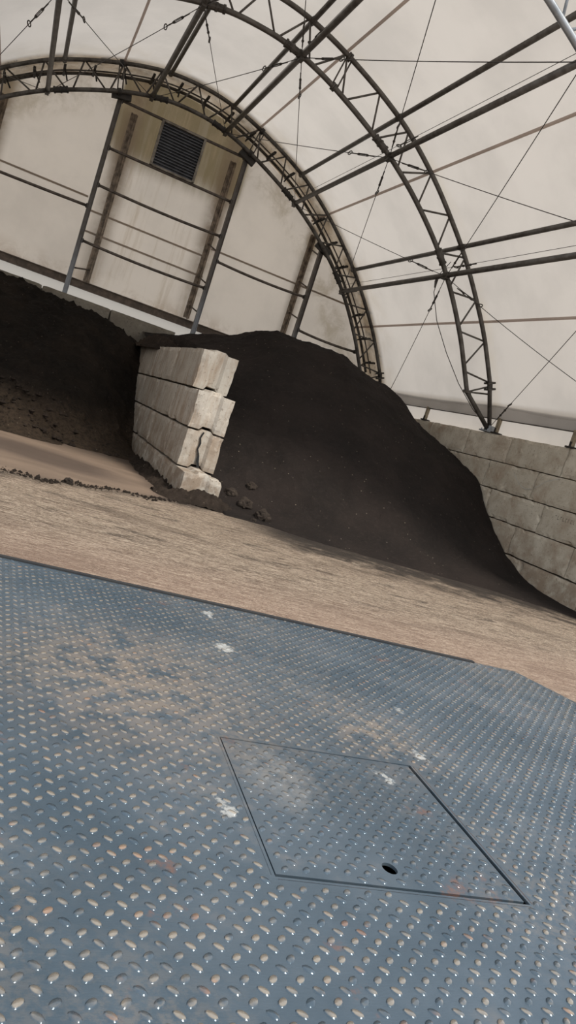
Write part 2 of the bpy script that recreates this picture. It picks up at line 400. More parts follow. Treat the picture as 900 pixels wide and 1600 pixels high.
def offs(P, d):
    r = []
    for i, p in enumerate(P):
        a = P[max(i-1,0)]; b = P[min(i+1,len(P)-1)]; dx, dz = b[0]-a[0], b[1]-a[1]; L = hypot(dx, dz)
        r.append((p[0]-dz/L*d*1, p[1]+dx/L*d))
    return r
def arch(y, label, mat, sleeve_mat):
    t = empty('truss_arch', (XC, y, 2.95), label, 'roof arch', 'steel truss arches of the fabric hall')
    oc = [P3((-FOOT[0], FOOT[1]), y)] + [P3(p, y) for p in OC] + [P3(FOOT, y)]
    ic = [P3((-FOOT[0]+.06, FOOT[1]), y)] + [P3(p, y) for p in IC] + [P3((FOOT[0]-.06, FOOT[1]), y)]
    MB().tube(oc, .05, 12).build('outer_chord', mat, t, True)
    MB().tube(ic, .052, 12).build('inner_chord', mat, t, True)
    p = TOT/NP
    for i in range(NP):
        a = at_s(OC, OS, i*p); b = at_s(OC, OS, (i+1)*p)
        m = nearest(IC, at_s(OC, OS, (i+.5)*p))
        d = nearest(IC, at_s(OC, OS, (i+.44)*p)); e = nearest(IC, at_s(OC, OS, (i+.56)*p))
        MB().tube([P3(a, y), P3(d, y)], .021, 8).build('web_brace', mat, t, True)
        MB().tube([P3(b, y), P3(e, y)], .021, 8).build('web_brace', mat, t, True)
    for sx in (-1, 1):                               # bolted section joint, with its pair of braces
        j = nearest(OC, (sx*1.93, 8.75)); k = nearest(IC, (sx*1.80, 8.1))
        tj = Vector((1, 0, -.33*sx)).normalized()
        for (c, r) in ((j, .085), (k, .08)):
            mb = MB()
            for dd in (-.025, .025):
                q = P3(c, y); mb.tube([q + tj*(dd-.02), q + tj*(dd+.02)], r, 12)
            mb.build('joint_flange', sleeve_mat, t)
        for dd in (-.05, .07):
            MB().tube([P3(j, y)+tj*dd*1, P3(k, y)+tj*dd], .016, 8).build('web_brace', mat, t, True)
        for u in ((3.06, 5.17, .78) if y > 12 else ()):                       # sleeves where the inner chord is spliced
            c = inner_pt(sx*u); c2 = inner_pt(sx*(u+.05)); tv = (P3(c2, y)-P3(c, y)).normalized()
            mb = MB().tube([P3(c, y)-tv*.17, P3(c, y)+tv*.17], .07, 12)
            for e in (-.15, 0, .15): mb.tube([P3(c, y)+tv*(e-.02), P3(c, y)+tv*(e+.02)], .083, 12)
            mb.build('splice_sleeve', sleeve_mat, t)
        c = P3((sx*7.4, 3.97), y); tv = Vector((sx*.38, 0, -.92)); n = tv.cross(Vector((0, 1, 0))).normalized()
        mb = MB().obb(c, n, Vector((0,1,0)), tv, .10, .09, .022); mb.obb(c+tv*.14, n, Vector((0,1,0)), tv, .10, .09, .022)
        mb.tube([c, c+tv*.14], .065, 10); mb.build('clamp', sleeve_mat, t)
        c = P3((sx*6.9, 3.6), y)
        MB().tube([c, P3((sx*7.36, 3.86), y)], .02, 8).build('web_brace', mat, t, True)
        MB().tube([c, P3((sx*7.45, 3.72), y)], .02, 8).build('web_brace', mat, t, True)
        MB().obb(c, Vector((1,0,0)), Vector((0,1,0)), Vector((0,0,1)), .075, .07, .03).build('joint_flange', mat, t)
        f = P3((sx*FOOT[0], 2.93), y)
        mb = MB().box(f+Vector((-.16,-.16,-.02)), f+Vector((.16,.16,.012)))
        mb.box(f+Vector((-.09,-.09,.012)), f+Vector((.09,-.07,.14))).box(f+Vector((-.09,.07,.012)), f+Vector((.09,.09,.14)))
        mb.tube([f+Vector((0,-.11,.08)), f+Vector((0,.11,.08))], .03, 8)
        for bx in (-.12, .12):
            for by in (-.12, .12): mb.tube([f+Vector((bx,by,.01)), f+Vector((bx,by,.05))], .018, 6)
        mb.build('foot_plate', M['steel_pale'], t)
    return t
arch(Y1, 'soiled dark truss arch furthest back, against the end wall', M['steel_dirty'], M['black'])
arch(Y2, 'grey truss arch in the middle, its foot standing on the right block wall', M['steel'], M['steel_dirty'])
arch(Y3, 'pale bluish truss arch nearest the camera, cut by the top right corner', M['steel_pale'], M['steel'])  # paler, bluer steel stands in for skylight falling on this arch

t = empty('rear_hoop', (XC, 21.7, 3.0), 'dark pipe hoop against the roof fabric behind the far arch', 'pipe hoop')
hp = offs(OC, -.02)
MB().tube([Vector((XC+u, 21.75, z)) for u, z in hp], .04, 10).build('hoop_pipe', M['steel_dirty'], t, True)
MB().tube([Vector((XC+u, 21.25, z)) for u, z in offs(OC, -.10)], .02, 8).build('tension_pipe', M['steel_dirty'], t, True)
for i in range(26):
    s_ = TOT*(i+.5)/26; a = at_s(OC, OS, s_); b = nearest(offs(OC, -.30), a)
    MB().box(Vector((XC+a[0]-.03, 21.0, a[1]-.09)), Vector((XC+a[0]+.03, 21.75, a[1]-.04))).tube([Vector((XC+a[0], 21.3, a[1]-.02)), Vector((XC+b[0], 21.3, b[1]-.02))], .022, 6).build('hoop_bracket', M['black'], t)

# ------------------------------------------------------------------ purlins
side = {-5.45: 'lowest left', -3.34: 'upper left', -1.0: 'just left of the ridge', 1.0: 'just right of the ridge', 3.34: 'halfway up the right roof', 5.45: 'lowest on the right roof'}
for u in HUBS:
    if u < -5: continue
    p = inner_pt(u); q = outer_over(u)
    for nm, c, r in (('inner', p, .052), ('outer', q, .046)):
        t = empty('purlin', P3(c, Y3), '%s purlin pipe of the pair %s' % ('lower' if nm == 'inner' else 'upper', side[u]), 'purlin', 'purlin pipes running between the arches')
        off = Vector((0, 0, .0))
        MB().tube([P3(c, Y3-.05)+off, P3(c, Y1+.05)+off], r+.004, 12).build('pipe', M['steel'], t, True)
        for y in (Y2, Y1):
            k = P3(c, y); mb = MB().tube([k+Vector((0,-.09,0)), k+Vector((0,.09,0))], .07 if nm == 'inner' else .062, 12)
            if nm == 'inner':
                mb.obb(k+Vector((0,0,-.06)), Vector((1,0,0)), Vector((0,1,0)), Vector((0,0,1)), .045, .1, .03)
            mb.build('clamp', M['steel_dirty'], t)

# ------------------------------------------------------------------ bracing cables
hubname = {-5.45: 'low left', -3.34: 'upper left', -1.0: 'left ridge', 1.0: 'right ridge', 3.34: 'upper right', 5.45: 'low right', 7.8: 'wall foot'}
def hub(u, y):
    if abs(u) > 7: return P3((u, 3.06), y)
    return P3(inner_pt(u), y) + Vector((0, 0, -.03))
def cable(a, b, sag, label, near=True, tb=.8, r=.0075, turn=True, group='thin bracing cables under the roof'):
    t = empty('bracing_cable', a, label, 'cable', group)
    n = 16; pts = []
    for i in range(n+1):
        s = i/n; pts.append(a.lerp(b, s) + Vector((0, 0, -sag*4*s*(1-s))))
    MB().tube(pts, r, 6).build('wire', M['cable'], t, True)
    if turn:
        d = (b-a).normalized(); c = a.lerp(b, tb/(b-a).length) + Vector((0,0,-sag*4*(tb/(b-a).length)))
        up = d.cross(Vector((0,1,0))).normalized() if abs(d.y) < .98 else Vector((1,0,0))
        sd = d.cross(up).normalized()
        mb = MB()
        for s in (-1, 1):
            mb.tube([c-d*.13+up*.022*s, c+d*.13+up*.022*s], .009, 6)
            mb.tube([c+d*(.13*s), c+d*(.17*s)], [.028, .02], 8)
            mb.tube([c+d*(.17*s), c+d*(.36*s)], .013, 6)
        mb.build('turnbuckle', M['steel_dirty'], t)
        c2 = c + d*.42; mb = MB()
        ring = [c2 + d*(.05*cos(w)) + up*(.05*sin(w)) for w in [2*pi*k/12 for k in range(13)]]
        mb.tube(ring, .011, 6).build('shackle', M['steel_dirty'], t, True)
    return t
ends = HUBS + [7.8]
for (ya, yb, an, bn) in ((Y2, Y1, 'middle', 'far'), (Y2, Y3, 'middle', 'near')):
    for ua, ub in zip(ends, ends[1:]):
        if bn == 'near' and ub < 0: continue
        sag1 = .03
        cable(hub(ua, ya), hub(ub, yb), .03 if ub < 7 else .12, 'cable from %s joint of %s arch to %s of %s arch' % (hubname[ua], an, hubname[ub], bn))
        if not (ub > 7 and bn == 'far'):
            cable(hub(ub, ya), hub(ua, yb), .03, 'cable from %s of %s arch to %s joint of %s arch' % (hubname[ub], an, hubname[ua], bn))
# slack cable hanging beside the middle arch
t = empty('slack_cable', (XC+5.45, Y2+.2, 2.95), 'slack cable hanging in a curve inside the foot of the middle arch', 'cable')
sp = [(5.45, 6.05, Y2), (5.42, 5.8, Y2+.25), (5.55, 5.45, Y2+.5), (5.85, 4.9, Y2+.5), (6.3, 4.3, Y2+.4), (6.8, 3.75, Y2+.3), (7.3, 3.3, Y2+.15), (7.75, 3.02, Y2)]
MB().tube([Vector((XC+a, c, b)) for a, b, c in sp], .009, 6).build('wire', M['cable'], t, True)
c = Vector((XC+5.45, Y2+.38, 5.65)); MB().tube([c+Vector((0,0,.14)), c, c+Vector((0.02,0,-.14))], [.012, .03, .012], 8).build('turnbuckle', M['steel_dirty'], t)
for u in HUBS[1:]:
    p = inner_pt(u); s = 1 if u > 0 else -1
    a = P3((p[0]+.02*s, p[1]+.20), Y3); b = P3((p[0]+.02*s, p[1]+.20), Y1)
    cable(a, b, .02, 'long thin cable running lengthways beside the %s purlin pipe' % hubname[u], tb=5.1, r=.005, group='lengthways cables beside the purlins')

# ------------------------------------------------------------------ fabric roof (structure)
RP = offs(OC, .10)
RP = [(-7.97, 2.86), (-7.86, 3.3), (-7.70, 3.62)] + RP + [(7.70, 3.62), (7.86, 3.3), (7.97, 2.86)]
RP = sorted(RP, key=lambda p: p[0])
YF = 8.9
ny = 54; V = []; F = []
for j in range(ny+1):
    y = YF + (YW-YF)*j/ny
    bay = (y-Y3) % 5.7 / 5.7
    sg = .05*sin(pi*bay) if Y3 <= y <= Y1 else 0
    for (u, z) in RP:
        k = 1 - sg/8.5
        V.append((XC+u*k, y, z if z < 3.7 else 3.7+(z-3.7)*k))
n = len(RP)
for j in range(ny):
    for i in range(n-1): F.append((j*n+i, j*n+i+1, (j+1)*n+i+1, (j+1)*n+i))
tag(mobj('ceiling', V, F, M['roof'], None, True), 'pale translucent fabric roof stretched over the arches', kind='structure')
# welded seams
def seam(u, name, w=.03):
    q = min(RP, key=lambda p: abs(p[0]-u)); i = RP.index(q); a = RP[i-1]; b = RP[i+1]
    tx, tz = b[0]-a[0], b[1]-a[1]; L = hypot(tx, tz); tx /= L; tz /= L
    V = []; F = []
    for j in range(ny+1):
        y = YF + (YW-YF)*j/ny; bay = (y-Y3) % 5.7 / 5.7; sg = .05*sin(pi*bay) if Y3 <= y <= Y1 else 0; k = 1-sg/8.5
        cx = XC+q[0]*k + tz*.012; cz = 3.7+(q[1]-3.7)*k - tx*.012
        V += [(cx-tx*w, y, cz-tz*w), (cx+tz*.012, y, cz-tx*.012), (cx+tx*w, y, cz+tz*w)]
    for j in range(ny):
        for e in (0, 1): F.append((j*3+e, j*3+e+1, j*3+e+4, j*3+e+3))
    tag(mobj(name, V, F, M['seam']), 'darker welded seam running lengthways along the fabric roof', kind='structure')
for k, u in enumerate((-4.45, -1.85, 1.85, 4.42, 6.78)): seam(u, 'trim_%d' % (k+1))
# grey skirt flap along the right side, with its hem pipe
V = []; F = []; nn = 150
for j in range(nn+1):
    y = YF + (Y1+1.2-YF)*j/nn
    for k in range(5):
        w = noise.noise(Vector((y*2.1, k*.6, 3)))*.03*(k/4)
        V.append((WX+.02 - .03*k/4 + .0 + w + .04, y, 3.62 - .37*k/4))
for j in range(nn):
    for k in range(4): F.append((j*5+k, j*5+k+1, (j+1)*5+k+1, (j+1)*5+k))
f = empty('fabric_skirt', (WX, YF, 3.25), 'grey fabric skirt hanging along the top of the right block wall', 'fabric skirt')
mobj('flap', V, F, M['flap'], f, True)
MB().tube([(WX+.06, YF, 3.24), (WX+.06, Y1+1.2, 3.24)], .014, 8).build('hem_pipe', M['steel'], f, True)
for y, lb in ((12.2, 'at the right photo edge'), (14.75, 'just beside the middle arch foot'), (18.0, 'above the dark heap')):
    t = empty('anchor_stake', (WX+.1, y, 2.92), 'short weathered stake on the right wall, ' + lb, 'stake', 'short stakes along the right wall top')
    MB().box((WX+.02, y-.045, 2.9), (WX+.09, y+.045, 3.27)).build('stake', M['stake'], t)
    MB().box((WX-.02, y-.14, 2.9), (WX+.14, y+.10, 2.935)).box((WX-.0, y-.02, 2.93), (WX+.03, y+.02, 3.03)).build('base_plate', M['black'], t)

# ------------------------------------------------------------------ end wall
k = [(u, z) for u, z in RP]
V = [(XC+u, YW, z) for u, z in k]; base = len(V)
cols = 60; V2 = []; F2 = []
rows = 24
for i in range(cols+1):
    u = -7.95 + 15.9*i/cols; zt = at_u(RP, u)
    for r in range(rows+1): V2.append((XC+u, YW + .02*noise.noise(Vector((u, r*.3, 0))), 2.9 + (zt+.01-2.9)*r/rows))
for i in range(cols):
    for r in range(rows): F2.append((i*(rows+1)+r, (i+1)*(rows+1)+r, (i+1)*(rows+1)+r+1, i*(rows+1)+r+1))
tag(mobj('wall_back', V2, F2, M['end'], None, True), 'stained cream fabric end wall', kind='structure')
for i, (x0, x1, z) in enumerate(((-5, .75, 5.76), (.85, 4.2, 5.45), (4.3, 9.2, 5.72), (.9, 4.3, 4.9))):
    tag(MB().box((x0, YW-.035, z-.025), (x1, YW-.015, z+.025)).build('trim_%d' % (i+11), M['endseam']), 'faint seam across the end wall fabric', kind='structure')
b = MB().box((-5.1, YW-.16, 3.40), (10.0, YW-.05, 3.60)).box((-5.1, YW-.20, 3.585), (10.0, YW-.05, 3.61)).build('base_rail', M['beam'])
tag(b, 'long brown rail across the foot of the end wall fabric', 'rail')
YP = 20.98
for x, z1, lb in ((.8, 8.08, 'left of the louvre vent in the end wall'), (4.25, 8.02, 'right of the louvre vent, its foot behind the divider'), (7.05, 6.62, 'furthest right, rising from behind the dark heap'), (-2.05, 7.6, 'furthest left')):
    if x < 0: continue
    t = empty('end_wall_post', (x, YP, 3.05), 'tall steel post ' + lb, 'post', 'posts of the end wall')
    MB().box((x-.06, YP-.05, 3.05), (x-.045, YP+.07, z1)).box((x+.045, YP-.05, 3.05), (x+.06, YP+.07, z1)).box((x-.045, YP+.0, 3.05), (x+.045, YP+.02, z1)).build('channel', M['post'], t)
    zc = at_u(IC, x-XC)
    n1 = MB().obb((x, Y1+.1, z1+.02), Vector((.93,0,-.37 if x > 2.5 else .2)).normalized(), Vector((0,1,0)), Vector((.37 if x > 2.5 else -.2,0,.93)).normalized(), .24, .06, .10)
    n1.build('top_bracket', M['black'], t)
    MB().box((x-.12, YP-.1, 3.04), (x+.12, YP+.14, 3.06)).build('foot_plate', M['steel_pale'], t)
# girts
gl = [('girt', .86, 4.2, 8.02, 'top pipe rail over the louvre vent'), ('girt', .86, 4.2, 6.83, 'pipe rail right under the louvre vent'), ('girt', .86, 4.2, 5.89, 'sagging dirty pipe rail, second below the louvre vent'),
      ('girt', .86, 4.2, 4.46, 'lowest pipe rail between the two tall posts'), ('girt', -5.0, .74, 5.31, 'long pipe rail left of the left tall post'),
      ('girt', 4.31, 6.99, 5.24, 'pipe rail between the right tall post and the furthest post'), ('girt', 7.11, 9.0, 4.32, 'short pipe rail above the dark heap beside the far arch')]
for nm, x0, x1, z, lb in gl:
    t = empty('end_wall_girt', ((x0+x1)/2, YP+.03, z), lb + ' on the end wall', 'pipe rail', 'horizontal rails of the end wall')
    sag = .04 if 5 < z < 6 or z < 4.5 else 0
    MB().tube([(x0+(x1-x0)*i/12, YP+.03, z-sag*4*(i/12)*(1-i/12)) for i in range(13)], .036, 10).build('pipe', M['girt'], t, True)
    mb = MB()
    for x in (x0, x1): mb.box((x-.03, YP-.03, z-.05), (x+.03, YP+.09, z+.05))
    mb.build('end_bracket', M['black'], t)
# sooty tracks on the fabric with their stubs
for x, z0, z1, px, zs, lb in ((-1.80, 3.7, 7.3, -2.0, (), 'at the left photo edge'), (1.30, 3.62, 8.2, .8, (3.75,), 'beside the left tall post'), (4.18, 3.66, 8.15, 4.25, (3.8, 4.6, 5.5), 'behind the right tall post'), (7.08, 3.7, 7.2, 7.05, (4.6, 5.5, 6.45), 'behind the furthest right post')):
    t = empty('curtain_track', (x, YW-.1, z0), 'sooty vertical track on the end wall ' + lb, 'track', 'vertical tracks on the end wall')
    MB().box((x-.09, YW-.07, z0), (x+.09, YW-.05, z1)).box((x-.09, YW-.12, z0+.05), (x-.055, YW-.05, z1)).box((x+.02, YW-.12, z0-.03), (x+.05, YW-.05, z1)).build('channel', M['track'], t)
    for z in zs:
        MB().tube([(px+(.05 if x > px else -.05), YP+.05, z), (x, YW-.1, z*1.055)], .022, 8).build('stub_pipe', M['girt'], t, True)
# louvre
t = empty('louvre_vent', (2.5, YP+.02, 6.88), 'square dark grey louvre vent high in the end wall', 'vent')
x0, x1, z0, z1 = 1.97, 3.05, 6.90, 7.98
MB().box((x0-.06, YP-.05, z0-.03), (x0, YP+.08, z1+.03)).box((x1, YP-.05, z0-.03), (x1+.06, YP+.08, z1+.03)).box((x0, YP-.04, z1), (x1, YP+.08, z1+.05)).box((x0, YP-.04, z0-.05), (x1, YP+.08, z0)).build('vent_frame', M['louverframe'], t)
mb = MB().box((x0, YP+.06, z0), (x1, YP+.07, z1))
ns = 15
for i in range(ns):
    z = z0 + (z1-z0)*(i+.5)/ns; h = (z1-z0)/ns*.5
    mb.add([(x0, YP-.02, z-h), (x1, YP-.02, z-h), (x1, YP+.05, z+h*.9), (x0, YP+.05, z+h*.9), (x0, YP-.02, z-h+.012), (x1, YP-.02, z-h+.012), (x1, YP+.05, z+h*.9+.012), (x0, YP+.05, z+h*.9+.012)],
           [(3,2,1,0),(4,5,6,7),(0,1,5,4),(1,2,6,5),(2,3,7,6),(3,0,4,7)])
mb.build('slats', M['louver'], t)

# ------------------------------------------------------------------ concrete blocks
def block_mesh(L, w, h, seed, groove=True, chip=.012):
    g = groove
    xs = [0, .3*w, .38*w, .5*w, .62*w, .70*w, w]
    ridge = [0, 0, .045, .045, .045, 0, 0]
    slot = [0, 0, .065, .065, .065, 0, 0]
    endd = [0, 0, .015, .055, .05, 0.01, 0]
    xs = xs[:1] + [xs[0]+(xs[1])*.5] + xs[1:]; ridge.insert(1, 0); slot.insert(1, 0); endd.insert(1, 0)
    xs = xs[:-1] + [(xs[-2]+w)/2, w]; ridge.insert(-1, 0); slot.insert(-1, 0); endd.insert(-1, 0)
    NX = len(xs); NY = max(6, int(L/.09)); NZ = 8
    idx = {}; V = []; F = []
    def vid(i, j, k):
        if (i, j, k) in idx: return idx[i, j, k]
        x = xs[i]; zb = slot[i] if g else 0; zt = h + (ridge[i]-.0 if g else 0)
        z = zb + (zt-zb)*k/NZ
        e = endd[i] if g else 0
        y = e + (L-2*e)*j/NY
        bi = i in (0, NX-1); bj = j in (0, NY); bk = k in (0, NZ)
        p = Vector((x, y, z)); c = Vector((w/2, L/2, h/2))
        nb = bi+bj+bk
        nz = noise.noise(Vector((x*3.1+seed*7.7, y*3.1, z*3.1)))
        nf = noise.noise(Vector((x*14+seed*3.3, y*14, z*14)))
        if nb >= 2:
            a = chip*(.6 + max(0, nf-.05)*4 + max(0, nz-.15)*5)
            if bi: p.x += a if i == 0 else -a
            if bj: p.y += a if j == 0 else -a
            if bk: p.z += a*.8 if k == 0 else -a*.8
        else:
            a = .006*nz + .004*nf
            if bi: p.x += a if i == 0 else -a
            if bj: p.y += a if j == 0 else -a
            if bk: p.z += a if k == 0 else -a
        idx[i, j, k] = len(V); V.append(p); return idx[i, j, k]
    for j in range(NY):
        for k in range(NZ):
            F.append((vid(0,j,k), vid(0,j,k+1), vid(0,j+1,k+1), vid(0,j+1,k)))
            F.append((vid(NX-1,j,k), vid(NX-1,j+1,k), vid(NX-1,j+1,k+1), vid(NX-1,j,k+1)))
    for i in range(NX-1):
        for k in range(NZ):
            F.append((vid(i,0,k), vid(i+1,0,k), vid(i+1,0,k+1), vid(i,0,k+1)))
            F.append((vid(i,NY,k), vid(i,NY,k+1), vid(i+1,NY,k+1), vid(i+1,NY,k)))
        for j in range(NY):
            F.append((vid(i,j,0), vid(i,j+1,0), vid(i+1,j+1,0), vid(i+1,j,0)))
            F.append((vid(i,j,NZ), vid(i+1,j,NZ), vid(i+1,j+1,NZ), vid(i,j+1,NZ)))
    return V, F
def block(x, y, z, L, w, h, seed, mat, label, group, groove=True, rotz=0, chip=.012):
    V, F = block_mesh(L, w, h, seed, groove, chip)
    o = mobj('concrete_block', V, F, mat)
    o.location = (x, y, z); o.rotation_euler = (0, 0, rotz)
    return tag(o, label, 'concrete block', group)
# divider: four courses, ends set back as they rise
rn = random.Random(4)
div = [(-.17, .58, [11.52, 13.3, 15.15, 17.2], 'bottom'), (.425, .625, [12.20, 13.45, 15.3, 17.1, 19.0], 'third'), (1.065, .635, [12.24, 14.0, 15.9, 17.7, 19.4], 'second'), (1.715, .675, [12.80, 14.92, 17.15, 18.9, 20.4], 'top')]
place = ['at the open end', 'second from the open end', 'third from the open end', 'fourth from the open end']
look = {('bottom',0):'pale concrete block standing on the dirty floor', ('third',0):'cracked pale concrete block', ('second',0):'smooth pale concrete block over the cracked one', ('top',0):'whitish chipped top concrete block'}
for ci, (z, h, ys, nm) in enumerate(div):
    for i in range(len(ys)-1):
        lab = look.get((nm, i), 'stained concrete block in the %s course' % ({'third':'second-lowest','second':'second-highest'}.get(nm, nm)))
        block(2.85, ys[i]+.012, z, ys[i+1]-ys[i]-.02, .65, h-.006, ci*7+i*3+1, M['divblock'], lab + ' of the divider, ' + place[i], 'concrete blocks of the free-standing divider', chip=.010)
# crack of the cracked block: a thin dark wedge let into its end
cr = MB(); pts = [(3.02, 1.045), (3.05, .93), (3.035, .82), (3.09, .70), (3.10, .60), (3.16, .50)]
# right wall
def rowj(first): return first
rows_ = [(-.10, [9.0, 10.55, 12.33, 14.1], 'bottom'), (.51, [9.3, 11.1, 12.89, 13.9, 15.1], 'second-lowest'), (1.11, [8.8, 10.5, 12.28, 14.1, 15.6], 'middle'), (1.71, [9.2, 11.0, 12.80, 14.53, 16.2, 18.1], 'second-highest'), (2.31, [8.7, 10.4, 12.16, 14.0, 15.69, 17.5, 19.3], 'top')]
ordn = ['nearest the building entrance', 'second from the entrance', 'third from the entrance', 'fourth from the entrance', 'fifth from the entrance', 'sixth from the entrance', 'seventh from the entrance']
for ci, (z, ys, nm) in enumerate(rows_):
    for i in range(len(ys)-1):
        if ys[i+1] < 10.3: continue
        block(WX, ys[i]+.008, z, ys[i+1]-ys[i]-.016, .6, .592, 50+ci*11+i*3, M['wallblock'], 'grey concrete block in the %s course of the right wall, %s' % (nm, ordn[i]), 'concrete blocks of the right wall', groove=False, chip=.009)
# top course of the end wall, above the left heap
xe = [-3.2, -1.45, .25, 1.99, 3.75]
for i in range(4):
    L = xe[i+1]-xe[i]-.02
    o = block(xe[i+1]-.01, 20.62, 2.45, L, .62, .6, 90+i, M['endblock'], 'dim concrete block under the end wall, %s' % ['at the left photo edge', 'below the left part of the base rail', 'behind the left heap beneath the left post', 'right above the divider end'][i], 'top course of the end wall', False, pi/2)
tag(MB().box((-5.2, 21.24, 0), (10.8, YW+.1, 3.0)).build('baseboard_back', M['endblock']), 'concrete footing under the end wall', kind='structure')
tag(MB().box((10.82, 8.7, 0), (10.9, 22.3, 2.88)).build('backing_right', M['wallblock']), 'added backing slab behind the right block wall, stopping light through the joints', kind='structure')  # unseen slab, added to keep daylight from leaking between the blocks
tag(MB().box((-5.8, 8.9, 0), (-5.2, 22.3, 3.0)).build('wall_left', M['wallblock']), 'left block wall', kind='structure')

# chalk mark and grout crack on the wall are drawn as thin relief on their blocks
def ribbon(name, pts, w, mat, parent, label=None):
    V = []; F = []
    for i, p in enumerate(pts):
        p = Vector(p); V += [p+Vector((0, 0, w/2)), p-Vector((0, 0, w/2))]
    for i in range(len(pts)-1): F.append((2*i, 2*i+1, 2*i+3, 2*i+2))
    return mobj(name, V, F, mat, parent)
M['chalk'] = steel('chalk', (.48, .46, .41), (.38, .36, .31), .95, 0)
byz = [o for o in C.objects if o.name.startswith('concrete_block')]
def find(y, z, x0):
    for o in byz:
        if abs(o.location.x-x0) < .02 and o.location.z <= z < o.location.z+.62:
            ys_ = [v.co.y for v in o.data.vertices]
            if o.location.y+min(ys_) <= y <= o.location.y+max(ys_): return o
pts = [(WX-.004, 13.55-(1.45)*i/24, 2.16-.26*sin(pi*min(1, i/18))**1.0 - (.0 if i < 18 else -.02*(i-18))) for i in range(25)]
a = find(13.3, 2.0, WX); b = find(12.4, 2.0, WX)
ribbon('chalk_mark', [p for p in pts if p[1] >= 12.8], .018, M['chalk'], a)
ribbon('chalk_mark', [p for p in pts if p[1] < 12.8], .018, M['chalk'], b)
# faint stamped numerals on a middle-course block
g = find(11.4, 1.5, WX)
mb = MB(); rr = random.Random(3)
for i in range(9):
    y = 11.95-.075*i; z = 1.50+.0*i
    mb.box((WX-.003, y-.008, z), (WX+.01, y, z+.075))
    if i % 2: mb.box((WX-.003, y-.04, z+.06), (WX+.01, y, z+.072))
    if i % 3: mb.box((WX-.003, y-.04, z), (WX+.01, y, z+.012))
mb.build('stamped_marks', M['endblock'], g)
g = find(12.3, .8, 2.85)
if g:
    cp = [(3.13, 1.05), (3.10, .95), (3.13, .86), (3.11, .76), (3.16, .66), (3.17, .56), (3.21, .46)]
    V = []; F = []
    yf = 12.215
    for i, (x, z) in enumerate(cp):
        w_ = .012 + .012*(i in (5, 6)); V += [(x-w_, yf-.012, z), (x+w_, yf-.012, z), (x, yf+.05, z)]
    for i in range(len(cp)-1):
        a_ = 3*i; F += [(a_, a_+1, a_+4, a_+3), (a_+1, a_+2, a_+5, a_+4), (a_+2, a_, a_+3, a_+5)]
    mobj('crack', V, F, M['pit'], g)

# ------------------------------------------------------------------ heaps
def interp(T, y):
    if y <= T[0][0]: return T[0][1]
    for a, b in zip(T, T[1:]):
        if y <= b[0]: return a[1]+(b[1]-a[1])*(y-a[0])/(b[0]-a[0])
    return T[-1][1]
def field(stations, x, y):
    X = [s[0] for s in stations]
    if x <= X[0]: return interp(stations[0][1], y)
    for i in range(len(X)-1):
        if x <= X[i+1]:
            t = (x-X[i])/(X[i+1]-X[i]); t = t*t*(3-2*t)*.5 + t*.5
            return interp(stations[i][1], y)*(1-t) + interp(stations[i+1][1], y)*t
    return interp(stations[-1][1], y)
def heap(name, st, xr, yr, step, rough, mat, seed):
    nx = int((xr[1]-xr[0])/step); ny_ = int((yr[1]-yr[0])/step); H = {}
    raw = [[field(st, xr[0]+i*step, yr[0]+j*step) for j in range(ny_+1)] for i in range(nx+1)]
    for it in range(3):                              # soften the facets of the table
        nr = [r[:] for r in raw]
        for i in range(nx+1):
            for j in range(3, ny_-2): nr[i][j] = (raw[i][j-3]+raw[i][j+3]+raw[i][j]*2+raw[i][j-1]+raw[i][j+1])/6
        raw = nr
    V = []; F = []
    for i in range(nx+1):
        for j in range(ny_+1):
            x = xr[0]+i*step; y = yr[0]+j*step; h = raw[i][j]
            p = Vector((x, y, seed)); a = min(1, max(0, h)/.5+.12)
            d = noise.fractal(p*.8, 1, 2, 3)*.10*rough[0] + noise.fractal(p*3.0, 1, 2, 3)*.035*rough[1] + noise.fractal(p*11, 1, 2, 3)*.012*rough[2]
            cl = noise.noise(p*5.2)
            d += max(0, cl-.25)*.16*rough[3]
            z = h + d*a - (.03 if h < .01 else 0)
            V.append((x, y, z))
    n = ny_+1
    for i in range(nx):
        for j in range(ny_):
            q = (i*n+j, (i+1)*n+j, (i+1)*n+j+1, i*n+j+1)
            if max(V[t][2] for t in q) > -.01: F.append(q)
    used = sorted({t for q in F for t in q}); mp = {t: k for k, t in enumerate(used)}
    return mobj(name, [V[t] for t in used], [tuple(mp[t] for t in q) for q in F], mat, None, True)
RST = [(2.9, [(17.6,-1),(18.0,2.2),(19,2.5),(21,2.85)]),
       (3.5, [(10.9,0),(11.6,.10),(12.4,.45),(13.2,.95),(15,2.0),(16.5,2.6),(18,2.85),(21,2.95)]),
       (4.3, [(11.0,0),(11.8,.18),(13,.95),(15,2.25),(17,3.05),(18.5,3.2),(21,3.0)]),
       (5.4, [(10.75,0),(11.5,.25),(13,1.2),(15,2.6),(16.5,3.4),(17.3,3.62),(18.5,3.65),(21,3.3)]),
       (6.7, [(10.7,0),(11.5,.3),(13,1.35),(15,2.75),(16.4,3.5),(17.1,3.66),(18,3.6),(21,3)]),
       (8.3, [(10.7,0),(11.5,.25),(13,1.1),(15,2.4),(16.3,3.1),(17,3.27),(18,3.2),(21,2.9)]),
       (9.3, [(10.3,0),(11.6,.18),(13,.8),(14.5,1.9),(15.5,2.35),(17,2.72),(18.5,2.9),(21,2.9)]),
       (10.2,[(9.6,0),(10.5,.05),(11.6,.1),(12.1,.18),(12.6,.37),(13.1,.66),(13.86,1.13),(14.27,1.49),(14.67,1.87),(15.4,2.0),(16.6,2.3),(18.1,2.8),(21,2.9)])]
o = heap('compost_heap', RST, (2.9, 10.2), (9.4, 20.6), .05, (.8, 1.0, 1.3, .12), M['soil'], 3.3)
